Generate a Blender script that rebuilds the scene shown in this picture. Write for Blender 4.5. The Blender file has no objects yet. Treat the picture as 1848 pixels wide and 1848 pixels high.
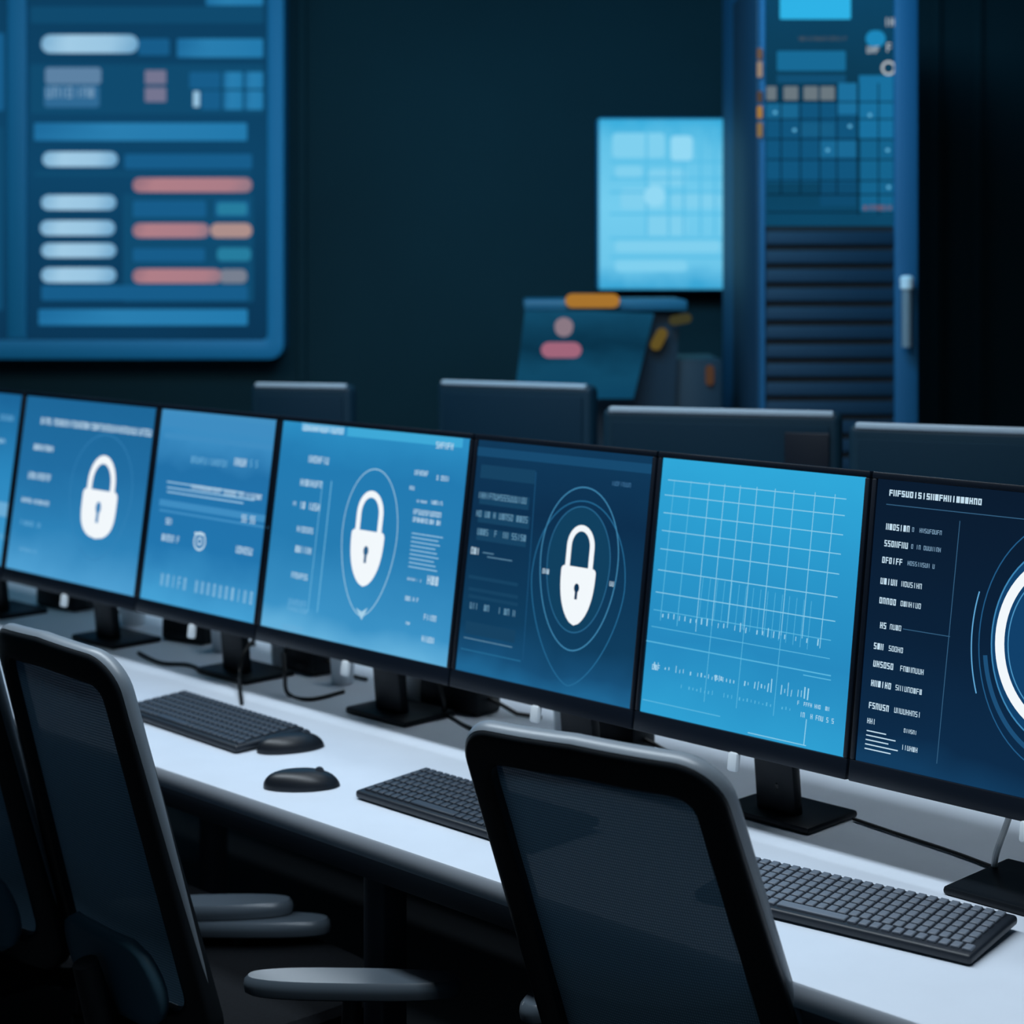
import bpy, bmesh, math, random
from mathutils import Vector, Matrix
random.seed(7)
sc = bpy.context.scene
COL = sc.collection
try:
    sc.view_settings.view_transform = 'Standard'
except Exception:
    pass

# ------------------------------------------------------------------ camera model
F, CX, HY, ZC = 3340.0, 924.0, 474.0, 1.59
CAM = Vector((0, 0, ZC))
VPX = -2416.0
DESK = 0.74
SUM0 = 3.089            # X+Y of the front foot line of the monitor row
R2 = math.sqrt(2)

def ray(px, py): return Vector(((px - CX) / F, 1.0, -(py - HY) / F))
def at_y(px, py, Y): return CAM + ray(px, py) * Y
def at_z(px, py, z):
    r = ray(px, py); return CAM + r * ((z - ZC) / r.z)
def at_plane(px, py, P, N):
    r = ray(px, py); return CAM + r * ((P - CAM).dot(N) / r.dot(N))
def UV(u, v, z=0.0):    # u along the row (towards the right), v behind the monitor line
    s = SUM0 + v * R2; d = u * R2
    return Vector(((s + d) / 2, (s - d) / 2, z))

cd = bpy.data.cameras.new('camera'); cam = bpy.data.objects.new('camera', cd); COL.objects.link(cam)
cam.location = CAM; cam.rotation_euler = (math.pi / 2, 0, 0)
cd.sensor_width = 36; cd.lens = 36 * F / 1848; cd.shift_y = -(924 - HY) / 1848
cd.clip_start = 0.05
cd.dof.use_dof = True; cd.dof.focus_distance = 2.5; cd.dof.aperture_fstop = 4.0
sc.camera = cam

# ------------------------------------------------------------------ materials
def lin(h):
    h = h.lstrip('#'); out = []
    for i in (0, 2, 4):
        c = int(h[i:i+2], 16) / 255
        out.append(c / 12.92 if c <= 0.04045 else ((c + 0.055) / 1.055) ** 2.4)
    return (*out, 1)
MATS = {}
def pbr(name, hexc, rough=0.5, metal=0.0, noise=0.0, scale=30, spec=0.5, bump=0.0):
    if name in MATS: return MATS[name]
    m = bpy.data.materials.new(name); m.use_nodes = True
    nt = m.node_tree; b = nt.nodes['Principled BSDF']
    c = lin(hexc)
    b.inputs['Roughness'].default_value = rough; b.inputs['Metallic'].default_value = metal
    b.inputs['Specular IOR Level'].default_value = spec
    b.inputs['Base Color'].default_value = c
    if noise or bump:
        tc = nt.nodes.new('ShaderNodeTexCoord'); n = nt.nodes.new('ShaderNodeTexNoise')
        n.inputs['Scale'].default_value = scale; n.inputs['Detail'].default_value = 4
        nt.links.new(tc.outputs['Object'], n.inputs['Vector'])
        if noise:
            r = nt.nodes.new('ShaderNodeValToRGB')
            r.color_ramp.elements[0].position = 0.3; r.color_ramp.elements[1].position = 0.7
            r.color_ramp.elements[0].color = tuple(x * (1 - noise) for x in c[:3]) + (1,)
            r.color_ramp.elements[1].color = tuple(min(1, x * (1 + noise)) for x in c[:3]) + (1,)
            nt.links.new(n.outputs['Fac'], r.inputs['Fac']); nt.links.new(r.outputs['Color'], b.inputs['Base Color'])
        if bump:
            bp = nt.nodes.new('ShaderNodeBump'); bp.inputs['Strength'].default_value = bump
            bp.inputs['Distance'].default_value = 0.002
            nt.links.new(n.outputs['Fac'], bp.inputs['Height']); nt.links.new(bp.outputs['Normal'], b.inputs['Normal'])
    MATS[name] = m; return m
def emit(hexc, strength=1.0):
    key = 'glow_%s_%.2f' % (hexc, strength)
    if key in MATS: return MATS[key]
    m = bpy.data.materials.new(key); m.use_nodes = True; nt = m.node_tree; nt.nodes.clear()
    o = nt.nodes.new('ShaderNodeOutputMaterial'); e = nt.nodes.new('ShaderNodeEmission')
    e.inputs['Color'].default_value = lin(hexc); e.inputs['Strength'].default_value = strength
    nt.links.new(e.outputs[0], o.inputs[0]); MATS[key] = m; return m
def emit_grad(name, stops, axis='Z', noise=0.05, nscale=3.0):
    """lit screen: colour ramp along one generated axis with soft noise"""
    m = bpy.data.materials.new(name); m.use_nodes = True; nt = m.node_tree; nt.nodes.clear()
    o = nt.nodes.new('ShaderNodeOutputMaterial'); e = nt.nodes.new('ShaderNodeEmission')
    tc = nt.nodes.new('ShaderNodeTexCoord'); sp = nt.nodes.new('ShaderNodeSeparateXYZ')
    nz = nt.nodes.new('ShaderNodeTexNoise'); nz.inputs['Scale'].default_value = nscale
    ad = nt.nodes.new('ShaderNodeMath'); ad.operation = 'MULTIPLY_ADD'
    sb = nt.nodes.new('ShaderNodeMath'); sb.operation = 'SUBTRACT'; sb.inputs[1].default_value = 0.5
    r = nt.nodes.new('ShaderNodeValToRGB')
    nt.links.new(tc.outputs['Generated'], sp.inputs[0]); nt.links.new(tc.outputs['Generated'], nz.inputs['Vector'])
    nt.links.new(nz.outputs['Fac'], sb.inputs[0]); nt.links.new(sb.outputs[0], ad.inputs[0])
    ad.inputs[1].default_value = noise * 4; nt.links.new(sp.outputs[axis], ad.inputs[2])
    nt.links.new(ad.outputs[0], r.inputs['Fac'])
    els = r.color_ramp.elements
    while len(els) > 1: els.remove(els[-1])
    els[0].position = stops[0][0]; els[0].color = lin(stops[0][1])
    for p, h in stops[1:]:
        x = els.new(p); x.color = lin(h)
    nt.links.new(r.outputs['Color'], e.inputs['Color']); nt.links.new(e.outputs[0], o.inputs[0])
    return m

M_bezel = pbr('monitor_black_plastic', '#0b1420', 0.35)
M_shell = pbr('monitor_shell_plastic', '#2a3540', 0.4)
M_shell2 = pbr('far_monitor_shell', '#0c2b3b', 0.5, spec=0.25)
M_rimlight = pbr('far_monitor_highlight', '#9fb3c2', 0.4)  # pale grey stands for overhead light caught on the top edge
M_cover = pbr('far_monitor_cover', '#092636', 0.6, spec=0.12)
M_stand = pbr('stand_dark_metal', '#10161c', 0.45, 0.3, spec=0.3)
M_desk = pbr('white_laminate', '#d9e2ee', 0.45, noise=0.03, scale=8)
M_apron = pbr('desk_apron_grey', '#2b3440', 0.5)
M_chair = pbr('chair_black_plastic', '#1d2227', 0.4, spec=0.45)
M_edgelight = pbr('chair_edge_highlight', '#7f8a94', 0.36, spec=0.6)  # lighter grey gives the chair frame its rim highlight
M_seat = pbr('chair_seat_fabric', '#0c0f13', 0.95, noise=0.3, scale=200, bump=0.3, spec=0.15)
M_arm = pbr('armrest_soft_plastic', '#4d5760', 0.30)
M_lumbar = pbr('lumbar_grey_plastic', '#5a8499', 0.5)
M_handle = pbr('rack_handle_grey', '#7f8a92', 0.45)
M_key = pbr('keyboard_body', '#1b222b', 0.45)
M_cap = pbr('keycap_grey', '#6b7480', 0.5)
M_capd = pbr('keycap_dark', '#39424d', 0.5)
M_mouse = pbr('mouse_black', '#161b22', 0.4)
M_white = pbr('white_plastic', '#e6edf2', 0.4)
M_cabled = pbr('cable_black', '#0b0e12', 0.5)
M_wall = pbr('wall_dark_teal_paint', '#16363f', 0.8, noise=0.12, scale=1.2, spec=0.2)
M_floor = pbr('floor_dark_carpet', '#0c1218', 0.9, noise=0.3, scale=60)
M_ceil = pbr('ceiling_dark', '#0d141b', 0.9)
M_frame = pbr('display_frame_blue', '#1e93c6', 0.55)
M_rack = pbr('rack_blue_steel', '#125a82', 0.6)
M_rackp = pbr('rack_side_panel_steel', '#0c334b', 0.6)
M_rackd = pbr('rack_dark_steel', '#071924', 0.6)
M_louv = pbr('rack_louver_steel', '#0b2f45', 0.65, spec=0.3)
M_cons = pbr('console_dark_shell', '#0c2a3a', 0.55)
M_ledge = pbr('console_ledge_teal', '#1f6480', 0.5)

def mesh_mat():
    m = bpy.data.materials.new('chair_mesh_weave'); m.use_nodes = True; nt = m.node_tree
    b = nt.nodes['Principled BSDF']; o = nt.nodes['Material Output']
    b.inputs['Roughness'].default_value = 0.95; b.inputs['Specular IOR Level'].default_value = 0.05
    tl = nt.nodes.new('ShaderNodeBsdfTranslucent')
    m2 = nt.nodes.new('ShaderNodeMixShader'); m2.inputs['Fac'].default_value = 0.45
    nt.links.new(b.outputs[0], m2.inputs[1]); nt.links.new(tl.outputs[0], m2.inputs[2])
    tr = nt.nodes.new('ShaderNodeBsdfTransparent'); mx = nt.nodes.new('ShaderNodeMixShader')
    tc = nt.nodes.new('ShaderNodeTexCoord'); w = nt.nodes.new('ShaderNodeTexWave')
    w.wave_type = 'BANDS'; w.bands_direction = 'Z'; w.inputs['Scale'].default_value = 72
    w2 = nt.nodes.new('ShaderNodeTexWave'); w2.bands_direction = 'X'; w2.inputs['Scale'].default_value = 95
    mul = nt.nodes.new('ShaderNodeMath'); mul.operation = 'MULTIPLY'
    cr = nt.nodes.new('ShaderNodeValToRGB'); cr.color_ramp.elements[0].color = lin('#22323e'); cr.color_ramp.elements[1].color = lin('#3f5767')
    nt.links.new(mul.outputs[0], cr.inputs['Fac']); nt.links.new(cr.outputs['Color'], b.inputs['Base Color']); nt.links.new(cr.outputs['Color'], tl.inputs['Color'])
    mr = nt.nodes.new('ShaderNodeMapRange'); mr.inputs['To Min'].default_value = 0.998; mr.inputs['To Max'].default_value = 0.968
    nt.links.new(tc.outputs['Object'], w.inputs['Vector']); nt.links.new(tc.outputs['Object'], w2.inputs['Vector'])
    nt.links.new(w.outputs['Fac'], mul.inputs[0]); nt.links.new(w2.outputs['Fac'], mul.inputs[1])
    nt.links.new(mul.outputs[0], mr.inputs['Value']); nt.links.new(mr.outputs[0], mx.inputs['Fac'])
    nt.links.new(tr.outputs[0], mx.inputs[1]); nt.links.new(m2.outputs[0], mx.inputs[2])
    nt.links.new(mx.outputs[0], o.inputs['Surface'])
    return m
M_mesh = mesh_mat()

# ------------------------------------------------------------------ mesh builder
class MB:
    def __init__(s): s.bm = bmesh.new()
    def box(s, c, size, R=None, bev=0.0, seg=2):
        M = Matrix.Translation(Vector(c)) @ (R.to_4x4() if R else Matrix.Identity(4)) @ Matrix.Diagonal((*size, 1))
        r = bmesh.ops.create_cube(s.bm, size=1, matrix=M)
        if bev:
            ed = list({e for v in r['verts'] for e in v.link_edges})
            bmesh.ops.bevel(s.bm, geom=ed, offset=bev, segments=seg, affect='EDGES', profile=0.5)
        return s
    def tube(s, pts, r, n=10):
        pts = [Vector(p) for p in pts]; rs = r if isinstance(r, (list, tuple)) else [r] * len(pts)
        rings = []; up = Vector((0, 0, 1))
        for i, p in enumerate(pts):
            t = (pts[min(i + 1, len(pts) - 1)] - pts[max(i - 1, 0)]).normalized()
            if i == 0:
                a = t.cross(up if abs(t.z) < 0.9 else Vector((1, 0, 0))).normalized()
            else:
                a = (a - t * a.dot(t)).normalized()
            b = t.cross(a)
            rings.append([s.bm.verts.new(p + (a * math.cos(2 * math.pi * k / n) + b * math.sin(2 * math.pi * k / n)) * rs[i]) for k in range(n)])
        for i in range(len(rings) - 1):
            for k in range(n):
                s.bm.faces.new((rings[i][k], rings[i][(k + 1) % n], rings[i + 1][(k + 1) % n], rings[i + 1][k]))
        s.bm.faces.new(rings[0][::-1]); s.bm.faces.new(rings[-1]); return s
    def capsule(s, a, b, r, n=14):
        a, b = Vector(a), Vector(b); d = (b - a).normalized(); P, Rr = [], []
        for k in range(6):
            t = math.radians(85 - 85 * k / 5); P.append(a - d * r * math.sin(t)); Rr.append(r * math.cos(t))
        for k in range(6):
            t = math.radians(85 * k / 5); P.append(b + d * r * math.sin(t)); Rr.append(r * math.cos(t))
        return s.tube(P, Rr, n)
    def lathe(s, prof, c=(0, 0, 0), n=24, R=None):
        c = Vector(c); rings = []
        for r, z in prof:
            ring = []
            for k in range(n):
                p = Vector((r * math.cos(2 * math.pi * k / n), r * math.sin(2 * math.pi * k / n), z))
                ring.append(s.bm.verts.new(c + (R @ p if R else p)))
            rings.append(ring)
        for i in range(len(rings) - 1):
            for k in range(n):
                s.bm.faces.new((rings[i][k], rings[i][(k + 1) % n], rings[i + 1][(k + 1) % n], rings[i + 1][k]))
        s.bm.faces.new(rings[0][::-1]); s.bm.faces.new(rings[-1]); return s
    def poly(s, pts):
        s.bm.faces.new([s.bm.verts.new(Vector(p)) for p in pts]); return s
    def prism(s, pts, off):
        off = Vector(off); a = [s.bm.verts.new(Vector(p)) for p in pts]; b = [s.bm.verts.new(Vector(p) + off) for p in pts]
        n = len(a); s.bm.faces.new(a[::-1]); s.bm.faces.new(b)
        for i in range(n): s.bm.faces.new((a[i], a[(i + 1) % n], b[(i + 1) % n], b[i]))
        return s
    def build(s, name, mat, parent=None, smooth=True, recalc=True):
        if recalc: bmesh.ops.recalc_face_normals(s.bm, faces=s.bm.faces)
        me = bpy.data.meshes.new(name); s.bm.to_mesh(me); s.bm.free()
        me.materials.append(mat)
        if smooth:
            for p in me.polygons: p.use_smooth = True
            try: me.set_sharp_from_angle(angle=math.radians(38))
            except Exception: pass
        o = bpy.data.objects.new(name, me); COL.objects.link(o)
        if parent is not None: o.parent = parent
        return o
def tag(o, label, cat, group=None):
    o['label'] = label; o['category'] = cat
    if group: o['group'] = group
    return o
def thing(name, label, cat, loc=(0, 0, 0), rz=0.0, group=None):
    o = bpy.data.objects.new(name, None); COL.objects.link(o); o.empty_display_size = 0.05
    o.location = loc; o.rotation_euler = (0, 0, rz)
    return tag(o, label, cat, group)
def struct(o): o['kind'] = 'structure'; return o

# ------------------------------------------------------------------ flat graphics on a display face
GROUPED = {'chart_grid', 'chart_ticks', 'display_grid', 'screen_line'}
class Face:
    def __init__(s, root, T, parent, vpx=None):
        s.root, s.T, s.parent, s.vpx = root, T, parent, vpx
        bpy_m = Matrix.Translation(root.location) @ Matrix.Rotation(root.rotation_euler.z, 4, 'Z')
        s.M = bpy_m @ T; s.Mi = s.M.inverted()
        s.P = s.M @ Vector((0, 0, 0)); s.N = (s.M.to_3x3() @ Vector((0, -1, 0))).normalized()
        s.layers = {}; s.pid = 0
    def p(s, x, y):
        q = s.Mi @ at_plane(x, y, s.P, s.N); return (q.x, q.z)
    def sc(s, x, y): return at_plane(x, y, s.P, s.N).y / F
    def ry(s, x0, y0, x1):
        return y0 if s.vpx is None else y0 + (y0 - HY) / (x0 - s.vpx) * (x1 - x0)
    def L(s, name, mat, lift): return (name, mat, lift)
    def new(s): s.pid += 1
    def face(s, lay, pts):
        name, mat, lift = lay; key = (name, mat.name, 0 if name in GROUPED else s.pid)
        if key not in s.layers: s.layers[key] = (MB(), mat)
        s.layers[key][0].poly([s.T @ Vector((a, -lift, b)) for a, b in pts])
    def bar(s, lay, x0, y0, x1, h, rnd=0.0):
        s.new()
        a0, b = s.p(x0, y0); a1, _ = s.p(x1, s.ry(x0, y0, x1)); hh = h * s.sc(x0, y0) / 2
        if rnd <= 0:
            s.face(lay, [(a0, b - hh), (a1, b - hh), (a1, b + hh), (a0, b + hh)]); return
        r = min(rnd * s.sc(x0, y0), hh, abs(a1 - a0) / 2); pts = []
        for cx, cy, st in ((a1 - r, b - hh + r, -90), (a1 - r, b + hh - r, 0), (a0 + r, b + hh - r, 90), (a0 + r, b - hh + r, 180)):
            for k in range(6):
                t = math.radians(st + 18 * k); pts.append((cx + r * math.cos(t), cy + r * math.sin(t)))
        s.face(lay, pts)
    def rect(s, lay, x0, y0, x1, y1, rnd=0): s.bar(lay, x0, (y0 + y1) / 2, x1, y1 - y0, rnd)
    def vbar(s, lay, x0, y0, x1, y1, w):     # stroke between two photo points
        s.new(); s.stroke(lay, [s.p(x0, y0), s.p(x1, y1)], w * s.sc(x0, y0))
    def stroke(s, lay, pts, w, closed=False):
        n = len(pts); L_, R_ = [], []
        for i in range(n):
            a = pts[(i - 1) % n] if (closed or i > 0) else pts[i]
            c = pts[(i + 1) % n] if (closed or i < n - 1) else pts[i]
            dx, dy = c[0] - a[0], c[1] - a[1]; l = math.hypot(dx, dy) or 1
            nx, ny = -dy / l * w / 2, dx / l * w / 2
            L_.append((pts[i][0] + nx, pts[i][1] + ny)); R_.append((pts[i][0] - nx, pts[i][1] - ny))
        for i in range(n if closed else n - 1):
            j = (i + 1) % n; s.face(lay, [R_[i], R_[j], L_[j], L_[i]])
    def text(s, lay, x0, y0, x1, h, wf=0.50, gap=0.30, skip=0.06, th=0.13):
        s.new(); h = h * 0.80
        a0, b = s.p(x0, y0); a1, _ = s.p(x1, s.ry(x0, y0, x1)); H = h * s.sc(x0, y0)
        gw = H * wf; a = a0; t = H * th
        segs = {'top': (0, 1, 1, 1), 'mid': (0, .5, 1, .5), 'bot': (0, 0, 1, 0), 'l1': (0, 0, 0, 1), 'r1': (1, 0, 1, 1), 'c': (.5, 0, .5, 1), 'lt': (0, .5, 0, 1), 'rb': (1, 0, 1, .5)}
        pats = [['l1', 'r1', 'top', 'bot'], ['l1', 'r1', 'mid'], ['l1', 'r1', 'top'], ['l1', 'bot', 'r1'], ['top', 'lt', 'mid', 'rb', 'bot'], ['l1', 'c', 'r1', 'bot'], ['c'], ['l1', 'top', 'mid'], ['l1', 'r1']]
        while a + gw * 0.8 <= a1:
            if random.random() > skip:
                for k in random.choice(pats):
                    x, y, X, Y = segs[k]
                    xa, xb = a + x * (gw - t), a + X * (gw - t) + t; ya, yb = b - H / 2 + y * (H - t), b - H / 2 + Y * (H - t) + t
                    s.face(lay, [(xa, ya), (xb, ya), (xb, yb), (xa, yb)])
            a += gw * (1 + gap)
    def lock(s, lay, hole, cx, y0, y1, w, kind=0):
        s.new()
        cxl, c = s.p(cx, (y0 + y1) / 2); hh = (y1 - y0) / 2 * s.sc(cx, (y0 + y1) / 2)
        xl, _ = s.p(cx - w / 2, (y0 + y1) / 2); xr, _ = s.p(cx + w / 2, s.ry(cx - w / 2, (y0 + y1) / 2, cx + w / 2)); hw = (xr - xl) / 2
        zb, zt, zm = c - hh, c + hh, c + hh * 0.16
        pts = []; r = hw * 0.18
        for k in range(5):
            t = math.radians(90 - 22.5 * k); pts.append((cxl + hw - r + r * math.cos(t), zm - r + r * math.sin(t)))
        p = 4.0 if kind == 0 else 2.4
        for k in range(1, 24):
            t = k / 24; z = zm - r - (zm - r - zb) * t
            pts.append((cxl + hw * (1 - t ** p) ** (0.5 if kind == 0 else 0.60), z))
        pts.append((cxl, zb))
        pts += [(2 * cxl - a, b) for a, b in pts[-2::-1]]
        s.face(lay, pts[::-1])
        sw = hw * 0.27; rr = hw * 0.80 - sw / 2; top = zt - sw / 2
        arc = [(cxl - rr, zm - 0.02 * hh), (cxl - rr, top - rr * 1.2)]
        for k in range(1, 16):
            t = math.pi - math.pi * k / 15; arc.append((cxl + rr * math.cos(t), top - rr * 1.2 + rr * 1.2 * math.sin(t)))
        arc.append((cxl + rr, zm - 0.02 * hh)); s.stroke(lay, arc, sw)
        kz = zm - (zm - zb) * 0.36; kr = hw * 0.15
        kp = [(cxl + kr * math.cos(math.radians(t)), kz + kr * 1.3 * math.sin(math.radians(t))) for t in range(-60, 241, 20)]
        kp += [(cxl - kr * 0.5, kz - kr * 3.2), (cxl + kr * 0.5, kz - kr * 3.2)]
        s.face(hole, kp)
    def drop(s, lay, cx, y0, y1, w, thick, pointed=True, t0=0.0, t1=1.0, sharp=0.12, fill=False):
        s.new()
        ym = y0 + (y1 - y0) * 0.44 if pointed else (y0 + y1) / 2
        k0 = s.sc(cx, ym); cxl, zm = s.p(cx, ym); up = (ym - y0) * k0; dn = (y1 - ym) * k0
        xl, _ = s.p(cx - w / 2, ym); hw = cxl - xl; pts = []
        N = 72
        for k in range(N + (1 if (t0, t1) != (0, 1) else 0)):
            t = 2 * math.pi * (t0 + (t1 - t0) * k / N); x, z = math.sin(t), math.cos(t)
            if z >= 0 or not pointed: pts.append((cxl + hw * x, zm + (up if z > 0 else dn) * z))
            else: pts.append((cxl + hw * math.copysign(abs(x) ** (1 + sharp), x), zm + dn * math.copysign(abs(z) ** (1 + sharp * 0.8), z)))
        if fill: s.face(lay, pts[::-1]); return
        s.stroke(lay, pts, thick * k0, closed=(t0, t1) == (0, 1))
    def done(s):
        for (name, mn, k), (mb, mat) in s.layers.items(): mb.build(name, mat, s.parent, smooth=False, recalc=False)

# ------------------------------------------------------------------ room
RX0, RX1, RY0, RY1, RH = -3.4, 3.0, -1.2, 6.42, 3.0
struct(MB().box(((RX0 + RX1) / 2, (RY0 + RY1) / 2, -0.05), (RX1 - RX0, RY1 - RY0, 0.1)).build('floor', M_floor, smooth=False))
struct(MB().box(((RX0 + RX1) / 2, RY1 + 0.05, RH / 2), (RX1 - RX0 + 0.2, 0.1, RH)).build('wall_back', M_wall, smooth=False))
struct(MB().box((RX0 - 0.05, (RY0 + RY1) / 2, RH / 2), (0.1, RY1 - RY0, RH)).build('wall_left', M_wall, smooth=False))
struct(MB().box((RX1 + 0.05, (RY0 + RY1) / 2, RH / 2), (0.1, RY1 - RY0, RH)).build('wall_right', M_wall, smooth=False))
struct(MB().box(((RX0 + RX1) / 2, (RY0 + RY1) / 2, RH + 0.05), (RX1 - RX0, RY1 - RY0, 0.1)).build('ceiling', M_ceil, smooth=False))
for i, px in enumerate((545, 1690, 1765)):
    x = at_y(px, 0, 6.41).x
    struct(MB().box((x, 6.41, RH / 2), (0.03, 0.02, RH), bev=0.004).build('trim_%d' % (i + 1), M_wall))

# ------------------------------------------------------------------ desks
RZ = -math.pi / 4
def desk(name, label, u0, u1, v0, v1, legs):
    c = UV((u0 + u1) / 2, (v0 + v1) / 2); w = u1 - u0; d = v1 - v0
    t = thing(name, label, 'desk', c, RZ)
    MB().box((0, 0, DESK - 0.016), (w, d, 0.032), bev=0.004).build('worktop', M_desk, t)
    MB().box((0, -d / 2 + 0.035, DESK - 0.032 - 0.02), (w - 0.06, 0.03, 0.04), bev=0.003).build('apron', M_apron, t)
    MB().box((0, d / 2 - 0.035, DESK - 0.032 - 0.16), (w - 0.06, 0.02, 0.32), bev=0.003).build('modesty_panel', M_apron, t)
    for u in legs:
        for y in (-d / 2 + 0.09, d / 2 - 0.08):
            x = u - (u0 + u1) / 2
            MB().box((x, y, (DESK - 0.032) / 2), (0.05, 0.05, DESK - 0.032), bev=0.006).build('leg', M_apron, t)
    return t
desk('control_desk', 'long white desk carrying the row of lit blue monitors', -4.7, -0.45, -0.40, 0.46, (-4.6, -3.55, -2.15, -0.6))
desk('rear_desk', 'white desk behind the lit monitors carrying the switched off monitors', -4.3, -0.9, 0.50, 1.24, (-4.2, -2.6, -1.0))

# ------------------------------------------------------------------ lit monitors
TILT = math.asin(0.0618 / 0.436); PL = 0.436; HB = 0.119; YB = -0.10
def grp(): return 'lit monitors in a row on the white desk'
def monitor(label, u0, u1, scr, base=(0.17, 0.13), by=0.03):
    w = u1 - u0 - 0.004
    t = thing('desktop_monitor', label, 'monitor', UV((u0 + u1) / 2, 0.10, DESK), RZ, grp())
    T = Matrix.Translation((0, YB, HB)) @ Matrix.Rotation(-TILT, 4, 'X')
    Rm = T.to_3x3()
    MB().box(T @ Vector((0, 0.018, PL / 2)), (w, 0.026, PL), Rm, bev=0.005).build('housing', M_shell, t)
    sb, tb, bb = 0.008, 0.010, 0.030
    f = MB()
    f.box(T @ Vector((0, 0.002, bb / 2)), (w, 0.012, bb), Rm, bev=0.002)
    f.box(T @ Vector((0, 0.002, PL - tb / 2)), (w, 0.012, tb), Rm, bev=0.002)
    for sx in (-1, 1): f.box(T @ Vector((sx * (w / 2 - sb / 2), 0.002, (PL + bb - tb) / 2)), (sb, 0.012, PL - bb - tb), Rm, bev=0.002)
    f.build('bezel', M_bezel, t)
    x = w / 2 - sb
    s = MB().poly([T @ Vector(p) for p in ((-x, 0, bb), (x, 0, bb), (x, 0, PL - tb), (-x, 0, PL - tb))]).build('screen', scr, t, smooth=False, recalc=False)
    # stand
    MB().box((0, -0.005, 0.15), (0.075, 0.022, 0.29), Matrix.Rotation(math.radians(6), 3, 'X'), bev=0.006).build('neck', M_stand, t)
    MB().box((0, by, 0.006), (*base, 0.012), bev=0.005).build('stand_base', M_stand, t)
    MB().box(T @ Vector((0.0, -0.002, -0.012)), (0.018, 0.012, 0.028), Rm, bev=0.004).build('power_button', M_white, t)
    return t, Face(t, T, s, VPX)
U = [-4.26, -3.846, -3.299, -2.886, -2.336, -1.915, -1.513, -0.95]
W1 = emit('#f2f8fc'); W2 = emit('#c2deef'); W3 = emit('#93c3e2'); W4 = emit('#68abd6'); LINE = emit('#74bde4')
D1 = emit('#0d3050')
TX = 'text_line'

s1 = emit_grad('screen_one', [(0, '#419ed4'), (0.5, '#2b87be'), (1, '#1b6498')])
t, f = monitor('leftmost lit monitor, only its right edge inside the picture', U[0], U[1], s1)
f.text(f.L(TX, W4, 0.0012), -40, 748, 26, 13); f.text(f.L(TX, W3, 0.0012), -40, 790, 12, 10); f.rect(f.L('status_bar', W4, 0.0008), -30, 900, 16, 925, 6)
f.text(f.L(TX, W4, 0.0012), -40, 960, 14, 12); f.done()

s2 = emit_grad('screen_two', [(0, '#4e9fd2'), (0.25, '#2d82b8'), (0.6, '#216da2'), (1, '#1d6698')])
t, f = monitor('lit blue monitor with a long pill shaped white padlock, second from left', U[1], U[2], s2)
tx = f.L(TX, W2, 0.0012); tf = f.L(TX, W4, 0.0012)
f.text(tx, 75, 759, 276, 15, wf=0.5, gap=0.22, skip=0.03)
f.text(tx, 62, 806, 97, 13); f.text(tx, 52, 857, 92, 15); f.text(tx, 40, 901, 90, 10); f.text(tf, 38, 942, 76, 11, skip=0.2); f.text(tf, 36, 990, 66, 8, skip=0.3)
f.drop(f.L('emblem_outline', emit('#3783b8'), 0.0008), 182, 785, 1010, 110, 1.6)
f.lock(f.L('padlock_icon', W1, 0.0012), f.L('keyhole', emit('#3f84b8'), 0.0018), 181, 822, 972, 62, 0)
f.done()

s3 = emit_grad('screen_three', [(0, '#45a0d4'), (0.3, '#2276af'), (0.7, '#2170a8'), (0.86, '#3b8cc2'), (1, '#428fc2')])
t, f = monitor('narrow lit blue monitor of small figures without padlock, third from left', U[2], U[3], s3)
tx = f.L(TX, W2, 0.0012); tf = f.L(TX, W4, 0.0012); hz = f.L('status_bar', emit('#3f8dc2'), 0.0006)
f.rect(hz, 297, 748, 496, 768, 3); f.rect(hz, 297, 780, 496, 790, 3); f.rect(hz, 288, 900, 485, 912, 2); f.rect(hz, 288, 918, 484, 922)
f.text(tf, 346, 829, 412, 15); f.text(tx, 424, 833, 446, 18); f.text(tf, 452, 836, 470, 16)
for y in (868, 878, 886): f.rect(f.L('status_bar', W3, 0.001), 302, y, 420 + (y % 3) * 20, y + 2.5)
f.text(tx, 345, 878, 402, 10); f.text(tx, 405, 888, 478, 12)
f.text(tx, 300, 940, 314, 14); f.text(tx, 437, 935, 462, 16); f.text(tx, 293, 969, 325, 15); f.text(tx, 427, 991, 460, 16)
rg = f.L('ring_icon', W2, 0.0012)
f.drop(rg, 361, 962, 992, 20, 3.5, False); f.rect(rg, 352, 960, 370, 964); f.drop(rg, 361, 971, 983, 8, 3, False)
f.text(f.L(TX, emit('#82b8dc'), 0.0012), 291, 1045, 462, 27, wf=0.34, gap=1.4, skip=0.05, th=0.13); f.done()

s4 = emit_grad('screen_four', [(0, '#62b0dc'), (0.12, '#3b92c6'), (0.45, '#267cb2'), (0.8, '#237bb2'), (1, '#2d90c6')])
t, f = monitor('wide lit blue monitor with white padlock between two text columns, fourth from left', U[3], U[4], s4)
tx = f.L(TX, W2, 0.0012); tf = f.L(TX, W4, 0.0012); ln = f.L('screen_line', LINE, 0.0008)
f.rect(f.L('status_bar', emit('#3fa9d8'), 0.0006), 628, 765, 836, 787); f.rect(f.L('status_bar', emit('#5aaedd'), 0.0006), 545, 758, 622, 776)
f.text(tx, 548, 772, 628, 13); f.text(tx, 788, 803, 822, 15)
for a in ((558, 828, 595, 16), (543, 870, 584, 15), (527, 908, 536, 9), (542, 911, 577, 16), (537, 954, 569, 13), (534, 990, 568, 15), (527, 1037, 556, 13)): f.text(tx, *a)
f.text(tf, 521, 1085, 558, 15); f.text(tf, 519, 1097, 556, 10); f.text(tf, 510, 1130, 548, 13)
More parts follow.
